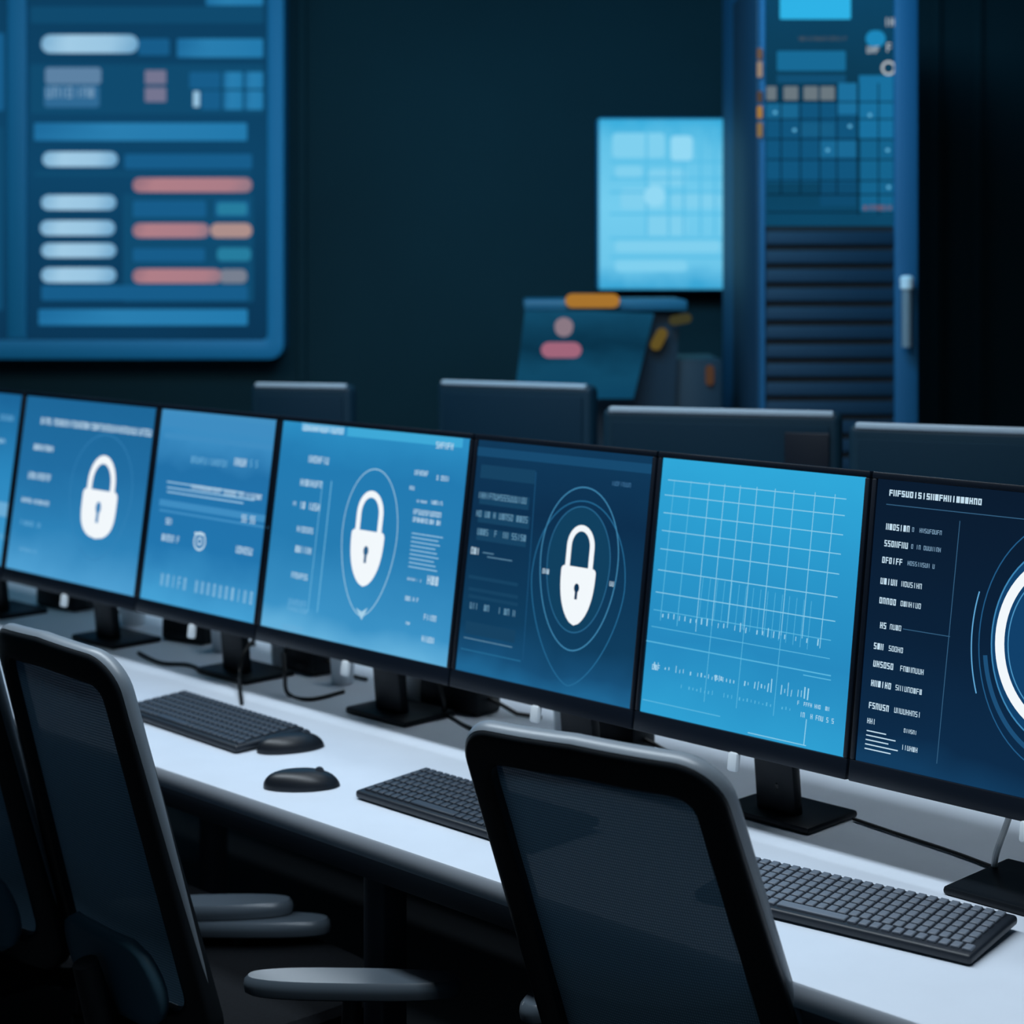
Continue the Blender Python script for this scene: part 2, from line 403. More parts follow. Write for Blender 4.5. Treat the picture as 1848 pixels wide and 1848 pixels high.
f.vbar(ln, 599, 868, 573, 1105, 2); f.vbar(ln, 583, 868, 556, 1105, 1.5)
for a in ((745, 852, 777, 12), (789, 862, 814, 11), (740, 880, 750, 9), (753, 904, 775, 6), (778, 906, 802, 9), (747, 923, 800, 12), (746, 937, 798, 11)): f.text(tx, *a)
for k in range(9): f.bar(f.L('status_bar', W3, 0.001), 744 - k * 0.8, 962 + k * 7.5, 800 - k * 1.2 - (k * 7) % 11, 2.0)
for a in ((736, 1044, 762, 6), (772, 1046, 792, 20), (732, 1079, 756, 10), (766, 1113, 795, 13), (733, 1124, 741, 6), (762, 1152, 786, 13)): f.text(tx, *a)
eo = f.L('emblem_outline', emit('#a5d0e8'), 0.0008)
f.drop(eo, 667, 847, 1110, 98, 1.8, sharp=0.16)
f.new(); f.face(eo, [f.p(643, 1097), f.p(653, 1119), f.p(664, 1097), f.p(653, 1104)])
f.lock(f.L('padlock_icon', W1, 0.0012), f.L('keyhole', emit('#2b5f88'), 0.0018), 664, 886, 1058, 59, 1)
f.done()

s5 = emit_grad('screen_five', [(0, '#1f6694'), (0.08, '#174f78'), (0.22, '#103d5e'), (0.7, '#0d2f4e'), (1, '#10395a')])
t, f = monitor('darker navy monitor with small white padlock inside faint shield and ring outlines', U[4], U[5], s5)
tx = f.L(TX, emit('#6796b3'), 0.0012); hz = f.L('status_bar', emit('#164262'), 0.0006); wb = f.L(TX, W2, 0.0012); lb = f.L('status_bar', emit('#56829f'), 0.0012)
f.rect(hz, 868, 838, 966, 862); f.rect(f.L('status_bar', emit('#174a70'), 0.0005), 862, 806, 1180, 822)
for y, e in ((893, 955), (926, 956), (958, 950)): f.rect(hz, 866 - (y - 893) * 0.08, y - 6, e, y + 16); f.text(tx, 864 - (y - 893) * 0.1, y, e, 14, skip=0.15)
f.text(wb, 851, 993, 868, 15); f.bar(lb, 872, 997, 892, 2); f.bar(lb, 880, 1005, 925, 2)
for y in (1040, 1062, 1075): f.bar(hz, 846, y, 935, 6)
f.text(tx, 849, 1092, 936, 14, skip=0.2); f.rect(hz, 840, 1120, 930, 1142); f.bar(lb, 838, 1150, 925, 2); f.bar(f.L('screen_line', emit('#246a94'), 0.0008), 832, 1170, 940, 2)
f.vbar(f.L('screen_line', emit('#1a5078'), 0.0008), 968, 852, 944, 1192, 2)
f.text(f.L(TX, emit('#3d6f98'), 0.0012), 1105, 872, 1142, 10)
f.drop(f.L('emblem_disc', emit('#11405f'), 0.0005), 1044, 915, 1140, 110, 0, sharp=0.0, fill=True)
f.drop(f.L('emblem_outline', emit('#3f86b0'), 0.0009), 1045, 880, 1172, 138, 2.4, sharp=0.05); f.drop(f.L('emblem_outline', emit('#256a96'), 0.0008), 1042, 905, 1235, 166, 2.2, sharp=0.3)
f.drop(f.L('emblem_outline', emit('#2a6a94'), 0.0007), 1044, 915, 1140, 112, 2.0, sharp=0.0)
f.text(wb, 980, 1030, 992, 11); f.text(wb, 1101, 1053, 1114, 11)
f.lock(f.L('padlock_icon', W1, 0.0012), f.L('keyhole', D1, 0.0018), 1044, 948, 1128, 62, 1)
f.done()

s6 = emit_grad('screen_six', [(0, '#2f9fd2'), (0.3, '#268ac0'), (0.7, '#2b9ace'), (1, '#30a8da')])
t, f = monitor('bright cyan monitor showing white line chart grid and tick marks', U[5], U[6], s6)
g = f.L('chart_grid', emit('#8acce9'), 0.0008); g2 = f.L('chart_grid', emit('#5cb8e0'), 0.0007); tk = f.L('chart_ticks', emit('#a0d5ee'), 0.0012); tt = f.L(TX, emit('#b4dcf0'), 0.0012)
for y, a, b in ((866, 1206, 1528), (893, 1200, 1525), (925, 1198, 1522), (957, 1195, 1518), (990, 1192, 1515), (1028, 1188, 1512), (1068, 1184, 1508)): f.bar(g, a, y, b, 1.6)
f.bar(g2, 1180, 1100, 1500, 1.4); f.bar(g2, 1176, 1130, 1498, 1.3)
for x in (1309, 1337, 1367, 1400, 1434, 1472): f.vbar(g, x, 873 + (x - 1300) * 0.09, x - 24, 1128 + (x - 1300) * 0.14, 1.5)
for x in (1309, 1367, 1434): f.vbar(g2, x - 24, 1128 + (x - 1300) * 0.14, x - 38, 1265 + (x - 1300) * 0.2, 1.3)
f.vbar(g, 1281, 870, 1256, 1140, 1.5); f.vbar(g2, 1248, 868, 1222, 1130, 1.5); f.vbar(g2, 1218, 866, 1192, 1120, 1.4); f.vbar(g, 1508, 892, 1480, 1170, 1.5)
for k in range(16): f.vbar(g2, 1270 + k * 13, 1040 + k * 3, 1262 + k * 13, 1112 + k * 4, 1.0)
def ticks(x0, y0, n, step, hmin, hmax, seed, lay=None):
    r = random.Random(seed)
    for k in range(n):
        x = x0 + k * step; y = f.ry(x0, y0, x); h = r.uniform(hmin, hmax)
        if r.random() < 0.8: f.vbar(lay or tk, x + h * 0.05, y - h * r.uniform(0.3, 1), x - h * 0.05, y + h * 0.3, r.choice((1.4, 2, 2.6)))
ticks(1197, 1112, 30, 10, 5, 14, 3)
f.bar(g2, 1166, 1156, 1500, 2.0)
ticks(1182, 1203, 24, 6.5, 4, 13, 5); ticks(1345, 1234, 20, 6, 4, 22, 9); ticks(1230, 1240, 30, 7, 3, 9, 12, g2)
f.text(tt, 1178, 1203, 1192, 12); f.text(tt, 1290, 1222, 1306, 9)
f.bar(g2, 1450, 1218, 1500, 1.8); f.bar(g2, 1160, 1262, 1300, 1.6); f.bar(g2, 1158, 1285, 1440, 1.6)
f.text(tt, 1440, 1268, 1497, 9, skip=0.2); f.text(tt, 1440, 1288, 1508, 11, skip=0.2)
f.vbar(g, 1456, 1298, 1451, 1345, 2); f.bar(g, 1350, 1322, 1455, 1.6); f.bar(g2, 1200, 1305, 1450, 1.4); f.done()

s7 = emit_grad('screen_seven', [(0, '#123c60'), (0.10, '#0d2b49'), (0.5, '#0b2139'), (1, '#0b1c30')])
t, f = monitor('nearest dark navy monitor with large white ring, cut by the right edge', U[6], U[7], s7, (0.24, 0.17), -0.03)
tx = f.L(TX, W2, 0.0012); tf = f.L(TX, emit('#7fa3bf'), 0.0012); ln = f.L('screen_line', emit('#335d7e'), 0.0008)
f.text(tx, 1606, 889, 1778, 14, wf=0.62, gap=0.24, skip=0.02, th=0.22); f.bar(ln, 1600, 910, 1900, 1.6)
for k, (a, y, b) in enumerate(((1600, 950, 1700), (1597, 980, 1700), (1593, 1010, 1690), (1590, 1048, 1668), (1588, 1083, 1667), (1583, 1127, 1628), (1578, 1165, 1630), (1577, 1197, 1668), (1573, 1232, 1666), (1569, 1272, 1666))):
    m = a + (b - a) * 0.42
    f.text(tx, a, y, m, 14, th=0.17, skip=0.04); f.text(tf if k < 3 else tx, m + 5, f.ry(a, y, m + 5), b, 10 if k < 3 else 12, skip=0.06)
f.bar(ln, 1630, 1135, 1715, 1.5)
f.text(tx, 1566, 1300, 1580, 12); f.text(tx, 1632, 1318, 1660, 9); f.text(tx, 1628, 1348, 1660, 11)
for k in range(5): f.bar(f.L('status_bar', W2, 0.0012), 1565 - k, 1318 + k * 8, 1600 + (k * 17) % 30, 2)
f.vbar(ln, 1733, 940, 1691, 1378, 1.6)
f.drop(f.L('emblem_disc', emit('#11406a'), 0.0005), 1925, 985, 1350, 272, 0, False, fill=True)
f.drop(f.L('emblem_ring', W1, 0.0012), 1925, 1012, 1322, 242, 19, False)
f.drop(f.L('emblem_outline', emit('#3d86b6'), 0.0010), 1925, 985, 1350, 272, 3, False)
f.drop(f.L('emblem_outline', emit('#1d4f78'), 0.0008), 1925, 960, 1375, 296, 9, False, 0.55, 0.72)
f.drop(f.L('emblem_outline', emit('#225a86'), 0.0008), 1925, 940, 1398, 318, 2.4, False)
f.drop(f.L('emblem_outline', emit('#5fa7d6'), 0.0008), 1925, 915, 1425, 345, 2.6, False, 0.68, 0.80)
f.drop(f.L('emblem_outline', emit('#4a92c0'), 0.0009), 1925, 1030, 1306, 212, 2.4, False)
f.lock(f.L('padlock_icon', W1, 0.0012), f.L('keyhole', D1, 0.0018), 1918, 1070, 1270, 130, 1)
f.bar(f.L('screen_line', emit('#5fa3d0'), 0.0008), 1540, 1383, 1960, 2.2); f.done()

# ------------------------------------------------------------------ switched-off monitors on the rear desk
def off_monitor(label, pxl, pxr, pyt, Y, phi, h=0.40, side=False):
    c = at_y((pxl + pxr) / 2, pyt, Y); ph = math.radians(phi)
    zt = c.z - DESK
    k = (pxr - CX) / F; k0 = (pxl - CX) / F
    w = (pxr - pxl) / F * Y / (math.cos(ph) + math.sin(ph) * (k + k0) / 2)
    t = thing('dark_monitor', label, 'monitor', (c.x, c.y, DESK), -ph, 'switched off monitors behind the lit row')
    hb = zt - h
    MB().box((0, 0, hb + h / 2), (w, 0.05, h), bev=0.018, seg=4).build('housing', M_shell2, t)
    MB().box((0, -0.018, zt - 0.004), (w - 0.03, 0.018, 0.012), bev=0.004).build('top_highlight', M_rimlight, t)  # rim light on the housing top, made as a pale strip
    MB().box((0, -0.0265, hb + h / 2 - 0.004), (w - 0.045, 0.006, h - 0.05), bev=0.002).build('back_cover', M_cover, t)
    if side: MB().box((w / 2 - 0.068, -0.031, hb + h / 2 - 0.01), (0.09, 0.006, h - 0.065), bev=0.002).build('side_panel', M_bezel, t)
    MB().box((0, 0.026, hb + h / 2), (w - 0.03, 0.004, h - 0.04)).build('screen', M_bezel, t)
    MB().box((0, -0.02, hb / 2 + 0.03), (0.06, 0.03, hb + 0.06), bev=0.006).build('neck', M_stand, t)
    MB().box((0, 0, 0.006), (0.2, 0.16, 0.012), bev=0.005).build('stand_base', M_stand, t)
off_monitor('small dark monitor below the large wall display, leftmost of the switched off ones', 456, 640, 692, 4.55, 14)
off_monitor('dark switched off monitor in front of the slanted console', 792, 1072, 690, 4.45, 26)
off_monitor('wide dark switched off monitor standing in front of the server rack', 1087, 1516, 738, 3.84, 16, side=True)
off_monitor('dark switched off monitor cut by the right edge', 1530, 1910, 768, 3.50, 22)

# ------------------------------------------------------------------ wall display
YW = 6.30
def wall_root(name, label, cat, px, py):
    p = at_y(px, py, YW); return thing(name, label, cat, (p.x, p.y, p.z))
pw = YW / F
t = wall_root('wall_display', 'large blue wall display of bars and blocks, upper left', 'display', 200, 648)
def lx(px): return (px - 200) * pw
def lz(py): return (648 - py) * pw
xl, xr, zb, zt = lx(-420), lx(512), 0.0, lz(-160)
def rr2(x0, z0, x1, z1, r, n=6):
    pts = []
    for cx, cz, st in ((x1 - r, z0 + r, -90), (x1 - r, z1 - r, 0), (x0 + r, z1 - r, 90), (x0 + r, z0 + r, 180)):
        for k in range(n + 1):
            a = math.radians(st + 90 * k / n); pts.append((cx + r * math.cos(a), cz + r * math.sin(a)))
    return pts
def ring_frame(t, name, mat, o, i, y0, y1, bev=0.006):
    m = MB(); n = len(o)
    loops = [[m.bm.verts.new((a, y, b)) for a, b in L] for L, y in ((o, y1), (o, y0 + bev), ([((p[0] * 9 + q[0]) / 10, (p[1] * 9 + q[1]) / 10) for p, q in zip(o, i)], y0), ([((p[0] + q[0] * 9) / 10, (p[1] + q[1] * 9) / 10) for p, q in zip(o, i)], y0), (i, y0 + bev), (i, y1))]
    for a, b in zip(loops, loops[1:] + loops[:1]):
        for k in range(n): m.bm.faces.new((a[k], a[(k + 1) % n], b[(k + 1) % n], b[k]))
    return m.build(name, mat, t)
ring_frame(t, 'frame', M_frame, rr2(xl, zb, xr, zt, 0.05), rr2(xl + 0.06, zb + 34 * pw, xr - 29 * pw, zt - 0.06, 0.02), -0.004, 0.12, 0.003)
MB().box(((lx(14) + lx(48)) / 2, 0.004, (zb + zt) / 2 + 0.02), (lx(48) - lx(14), 0.016, zt - zb - 0.10), bev=0.003).build('mullion', M_frame, t)
sw = emit_grad('screen_wall', [(0, '#0b3554'), (0.4, '#0e4468'), (1, '#0c3a5a')], noise=0.06)
s = MB().poly([(xl + .05, 0.01, zb + .05), (xr - .05, 0.01, zb + .05), (xr - .05, 0.01, zt - .05), (xl + .05, 0.01, zt - .05)]).build('screen', sw, t, smooth=False, recalc=False)
f = Face(t, Matrix.Translation((0, 0.01, 0)), s)
m_lp = emit_grad('bar_light', [(0, '#7db0d2'), (0.3, '#a2cce6'), (0.7, '#9ac6e2'), (1, '#6fa6cb')], 'X', 0.06, 2.5)
m_pk = emit_grad('bar_pink', [(0, '#94707e'), (0.2, '#b07f88'), (0.8, '#ab7d87'), (1, '#8f7684')], 'X', 0.06, 2.5)
m_b1 = emit_grad('bar_blue', [(0, '#1e6c9e'), (0.4, '#297eb0'), (1, '#2379ac')], 'X', 0.1, 2)
LP = f.L('light_bar', m_lp, 0.004); PK = f.L('pink_bar', m_pk, 0.004); PE = f.L('pink_bar', emit('#ad8f8b'), 0.004)
B1 = f.L('blue_block', m_b1, 0.003); B2 = f.L('blue_block', emit('#175c8a'), 0.002); B3 = f.L('blue_block', emit('#104a6e'), 0.001); PG = f.L('pale_block', emit('#5d82a4'), 0.003); MV = f.L('pale_block', emit('#747590'), 0.003); TL = f.L('blue_block', emit('#267c9e'), 0.003)
for a in ((75, 63, 250, 96, 16), (77, 274, 213, 301, 14), (75, 352, 210, 379, 13), (73, 398, 208, 425, 13), (75, 439, 210, 465, 13), (75, 483, 210, 510, 13)): f.rect(LP, *a)
for a in ((240, 321, 455, 347, 12), (240, 403, 378, 429, 12), (240, 485, 400, 511, 12)): f.rect(PK, *a)
f.rect(PE, 380, 403, 455, 429, 12); f.rect(f.L('pink_bar', emit('#788090'), 0.0035), 395, 486, 446, 511, 10)
for a in ((320, 70, 475, 104), (62, 222, 446, 254), (70, 558, 447, 587), (404, 130, 438, 160), (443, 130, 475, 160), (404, 164, 438, 198), (443, 164, 475, 198), (372, -20, 475, 10)): f.rect(B1, *a, 3)
for a in ((250, 70, 306, 100), (342, 130, 398, 160), (364, 164, 398, 198), (225, 278, 455, 305), (240, 362, 372, 392), (388, 362, 450, 392), (240, 448, 370, 472), (75, 515, 447, 542)): f.rect(B2, *a, 4)
for a in ((55, 12, 476, 42), (55, 116, 476, 205), (62, 310, 455, 318), (222, 350, 458, 545)): f.rect(B3, *a, 4)
f.rect(TL, 392, 447, 453, 471, 8); f.rect(TL, 392, 366, 446, 388, 6)
f.rect(PG, 82, 122, 183, 152, 6); f.rect(MV, 262, 127, 300, 152, 2); f.rect(MV, 262, 158, 300, 184, 2)
PT = f.L(TX, emit('#7a9fbe'), 0.0045); f.rect(f.L('pale_block', emit('#2f6994'), 0.0028), 80, 154, 180, 194, 6)
f.text(PT, 84, 167, 132, 24); f.text(PT, 138, 167, 178, 22); f.rect(LP, 349, 165, 361, 193, 2)
f.rect(B2, -160, 60, 8, 200, 4); f.rect(B3, -160, 230, 6, 560, 4)
f.done()

# ------------------------------------------------------------------ glowing square screen on wall
t = wall_root('glowing_screen', 'small glowing pale cyan screen on the back wall beside the server rack', 'screen', 1190, 525)
def gx(px): return (px - 1190) * pw
def gz(py): return (525 - py) * pw
MB().box(((gx(1078) + gx(1345)) / 2, 0.06, gz(212) / 2), (gx(1345) - gx(1078), 0.118, gz(212)), bev=0.012, seg=3).build('casing', M_frame, t)
sg = emit_grad('screen_glow', [(0, '#3aa6d6'), (0.12, '#6cc6ea'), (0.5, '#74cdef'), (0.85, '#62c2e8'), (1, '#3caedd')], noise=0.05, nscale=4)
i_ = 0.006
s = MB().poly([(gx(1078) + i_, -0.0005, i_), (gx(1345) - i_, -0.0005, i_), (gx(1345) - i_, -0.0005, gz(212) - i_), (gx(1078) + i_, -0.0005, gz(212) - i_)]).build('screen', sg, t, smooth=False, recalc=False)
f = Face(t, Matrix.Identity(4), s)
A = f.L('screen_block', emit('#80d0ef'), 0.002); B = f.L('screen_block', emit('#93d9f4'), 0.003); C_ = f.L('display_grid', emit('#57bde6'), 0.0025)
for a in ((1105, 240, 1200, 285), (1110, 300, 1160, 320), (1170, 305, 1240, 335), (1120, 340, 1200, 378), (1210, 350, 1300, 375), (1165, 390, 1240, 425), (1110, 435, 1300, 455), (1110, 470, 1240, 490)): f.rect(A, *a, 8)
f.rect(B, 1163, 335, 1200, 372, 16); f.rect(B, 1210, 245, 1250, 290, 8)
for x in (1165, 1205, 1232, 1262, 1288): f.rect(C_, x, 232, x + 4, 425)
for y in (290, 320, 345, 384, 428, 462): f.rect(C_, 1100, y, 1305, y + 4)
f.done()

# ------------------------------------------------------------------ server rack
YR = 4.9; pr = YR / F
p0 = at_y(1375, 474, YR); p1 = at_y(1656, 474, YR)
RXC = (p0.x + p1.x) / 2; RW = p1.x - p0.x; RHt = 2.44
t = thing('server_rack', 'tall blue server rack with gridded display and louvred door', 'server rack', (RXC, YR, 0))
def kx(px): return (px - (1375 + 1656) / 2) * pr
def kz(py): return ZC - (py - HY) * pr
MB().box((0, 0.47, RHt / 2), (RW, 0.90, RHt), bev=0.008).build('cabinet', M_rack, t)
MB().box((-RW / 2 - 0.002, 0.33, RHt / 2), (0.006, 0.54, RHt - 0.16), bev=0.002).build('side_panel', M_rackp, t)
fr = MB()
fr.box((kx(1634), 0.008, RHt / 2), (42 * pr, 0.05, RHt), bev=0.006); fr.box((kx(1377), 0.012, RHt / 2), (8 * pr, 0.04, RHt), bev=0.003)
fr.box((0, 0.012, RHt - 0.03), (RW, 0.04, 0.06), bev=0.004); fr.box((0, 0.012, 0.05), (RW, 0.04, 0.1), bev=0.004); fr.build('door_frame', M_rack, t)
dr = MB().box(((kx(1380) + kx(1614)) / 2, 0.012, RHt / 2), (kx(1614) - kx(1380), 0.02, RHt - 0.1)).build('door', M_rackd, t, smooth=False)
lv = MB(); y = 412
while y < 1500:
    lv.box(((kx(1382) + kx(1612)) / 2, -0.002, kz(y + 18)), (kx(1612) - kx(1382), 0.005, 0.034), Matrix.Rotation(math.radians(-12), 3, 'X'), bev=0.002); y += 34
lv.build('louver_panel', M_louv, dr)
sr = emit_grad('screen_rack', [(0, '#0d4666'), (0.5, '#0c3952'), (1, '#0e4668')], noise=0.05)
zA, zB = kz(408), kz(-60)
MB().poly([(kx(1381), 0.0, zA), (kx(1613), 0.0, zA), (kx(1613), 0.0, zB), (kx(1381), 0.0, zB)]).build('display_panel', sr, dr, smooth=False, recalc=False)
f = Face(t, Matrix.Identity(4), dr)
def q(n, h, l): return f.L(n, emit(h), l)
SB = 'screen_block'
f.rect(q(SB, '#2fb2e6', .003), 1407, -40, 1535, 35, 3); f.rect(q(SB, '#186a96', .002), 1402, 92, 1526, 128, 3); f.rect(q(SB, '#124e72', .002), 1402, 135, 1526, 150)
f.rect(q(SB, '#1d86ba', .002), 1562, 55, 1598, 85, 15)
for x, w in ((1383, 18), (1414, 26), (1450, 26), (1480, 26)): f.rect(q(SB, '#6a777f', .003), x, 156, x + w, 181, 2)
f.rect(q(SB, '#11547c', .001), 1383, 185, 1545, 330); f.rect(q(SB, '#196f9e', .0015), 1550, 136, 1612, 250); f.rect(q(SB, '#15628c', .0015), 1552, 253, 1612, 385)
f.rect(q(SB, '#1c6e9c', .0016), 1512, 150, 1546, 206); f.rect(q(SB, '#19658f', .0016), 1383, 188, 1440, 214); f.rect(q(SB, '#165c84', .0016), 1445, 222, 1506, 246)
f.rect(q(SB, '#1a6894', .0016), 1480, 254, 1545, 284); f.rect(q(SB, '#0f4a6e', .0016), 1480, 330, 1545, 372)
gl = q('display_grid', '#061a2a', .0025)
for x in (1408, 1443, 1478, 1509, 1548, 1584): f.rect(gl, x, 150 if x > 1500 else 182, x + 2.2, 352 if x < 1548 else 388)
for y in (183, 214, 250, 287, 325, 350, 382): f.rect(gl, 1383, y, 1612, y + 2.2)
for x, y in ((1395, 200), (1430, 232), (1490, 268), (1530, 225), (1566, 205), (1598, 268), (1600, 335)): f.rect(q('screen_light', '#5fb4dc', .0028), x, y, x + 7, y + 6, 3)
wt = q(TX, '#b9c2c8', .003); f.text(wt, 1596, 40, 1622, 19, skip=0); f.text(wt, 1564, 90, 1590, 15, skip=0); f.text(wt, 1600, 86, 1616, 20, skip=0); f.drop(q('ring_icon', '#b9c2c8', .003), 1603, 112, 134, 22, 4, False)
f.text(q(TX, '#80565c', .003), 1558, 375, 1610, 11); f.text(q(TX, '#4c565e', .003), 1440, 70, 1530, 9)
f.done()
MB().tube([(kx(1630), -0.045, kz(515)), (kx(1630), -0.045, kz(625))], 0.013, 14).tube([(kx(1630), -0.018, kz(535)), (kx(1630), -0.045, kz(535))], 0.008).tube([(kx(1630), -0.018, kz(610)), (kx(1630), -0.045, kz(610))], 0.008).build('door_handle', M_handle, t)
MB().lathe([(0.004, 0.0), (0.017, 0.002), (0.018, 0.03), (0.012, 0.036), (0.002, 0.037)], (kx(1630), -0.045, kz(522)), 16).build('handle_knob', M_white, t)
for y0, y1, c in ((88, 108, '#6f5a4a'), (112, 140, '#a08c78'), (165, 185, '#54463a'), (192, 214, '#b08240'), (222, 248, '#8c744c')):
    MB().box((kx(1370), -0.012, (kz(y0) + kz(y1)) / 2), (9 * pr, 0.010, (y1 - y0) * pr), bev=0.003).build('indicator_light', emit(c, 0.9), t)

# ------------------------------------------------------------------ slanted console
YC = 5.2; pc = YC / F
t = thing('control_console', 'blue slanted console with orange and pink lights behind the dark monitors', 'console', (at_y(1080, 0, YC).x, YC, 0))
def cx_(px): return (px - 1080) * pc
def cz(py): return ZC - (py - HY) * pc
MB().prism([(cx_(950), 0.02, 0), (cx_(1180), 0.02, 0), (cx_(1228), 0.02, cz(560)), (cx_(948), 0.02, cz(552))], (0, 0.34, 0)).build('body', M_cons, t, smooth=False)
MB().prism([(cx_(928), -0.075, cz(716)), (cx_(1140), -0.075, cz(716)), (cx_(1180), -0.01, cz(566)), (cx_(948), -0.01, cz(556))], (0, 0.03, 0)).build('display_panel', emit_grad('console_face', [(0, '#0d4260'), (0.3, '#104764'), (0.55, '#093249'), (1, '#124a68')], noise=0.1), t, smooth=False)
MB().box(((cx_(945) + cx_(1240)) / 2, 0.16, cz(551)), (cx_(1240) - cx_(945), 0.36, 20 * pc), bev=0.008).build('top_ledge', M_ledge, t)
MB().capsule((cx_(1032), -0.045, cz(542)), (cx_(1104), -0.045, cz(542)), 0.020).build('beacon_light', emit('#a8742e'), t)
MB().lathe([(0.002, 0), (0.025, 0.002), (0.026, 0.02)], (cx_(1017), -0.020, cz(593)), 20, Matrix.Rotation(math.radians(65), 3, 'X')).build('round_lamp', emit('#8a7883'), t)
MB().capsule((cx_(990), -0.055, cz(630)), (cx_(1034), -0.055, cz(630)), 0.022).build('bar_lamp', emit('#a0657a'), t)
MB().box((cx_(1256), 0.20, cz(650) / 2), (0.16, 0.30, cz(650)), bev=0.006).build('side_cabinet', M_cons, t)
MB().capsule((cx_(1184), 0.0, cz(622)), (cx_(1194), -0.01, cz(602)), 0.016).build('yellow_lamp', emit('#5e4e22'), t)
MB().capsule((cx_(1215), -0.02, cz(578)), (cx_(1238), -0.02, cz(574)), 0.014).build('yellow_lamp', emit('#3c3a24'), t)
MB().capsule((cx_(1284), 0.045, cz(668)), (cx_(1284), 0.045, cz(690)), 0.012).build('signal_lamp', emit('#4a3426'), t)

# ------------------------------------------------------------------ office chairs
LEAN = math.radians(22)
def back_map(a, b, d=0.0):     # a across, b up the back, d forward thickness
    y = -0.20 - b * math.sin(LEAN) + 0.026 * (a / 0.2) ** 2 + d * math.cos(LEAN)
    return Vector((a, y, 0.49 + b * math.cos(LEAN) + d * math.sin(LEAN)))
def outline(wb, wt, b0, b1, rb, rt):
    P = []
    for k in range(7): P.append((0 + (wb - rb) * k / 7, b0))
    for k in range(7):
        t = math.radians(-90 + 90 * k / 7); P.append((wb - rb + rb * math.cos(t), b0 + rb + rb * math.sin(t)))
    for k in range(14):
        s = k / 14; P.append((wb + (wt - wb) * s, b0 + rb + (b1 - rt - b0 - rb) * s))
    for k in range(9):
        t = math.radians(90 * k / 9); P.append((wt - rt + rt * math.cos(t), b1 - rt + rt * math.sin(t)))
    for k in range(8): P.append(((wt - rt) * (1 - k / 7), b1 + 0.006 * k / 7))
    return P + [(-a, b) for a, b in P[-2:0:-1]]
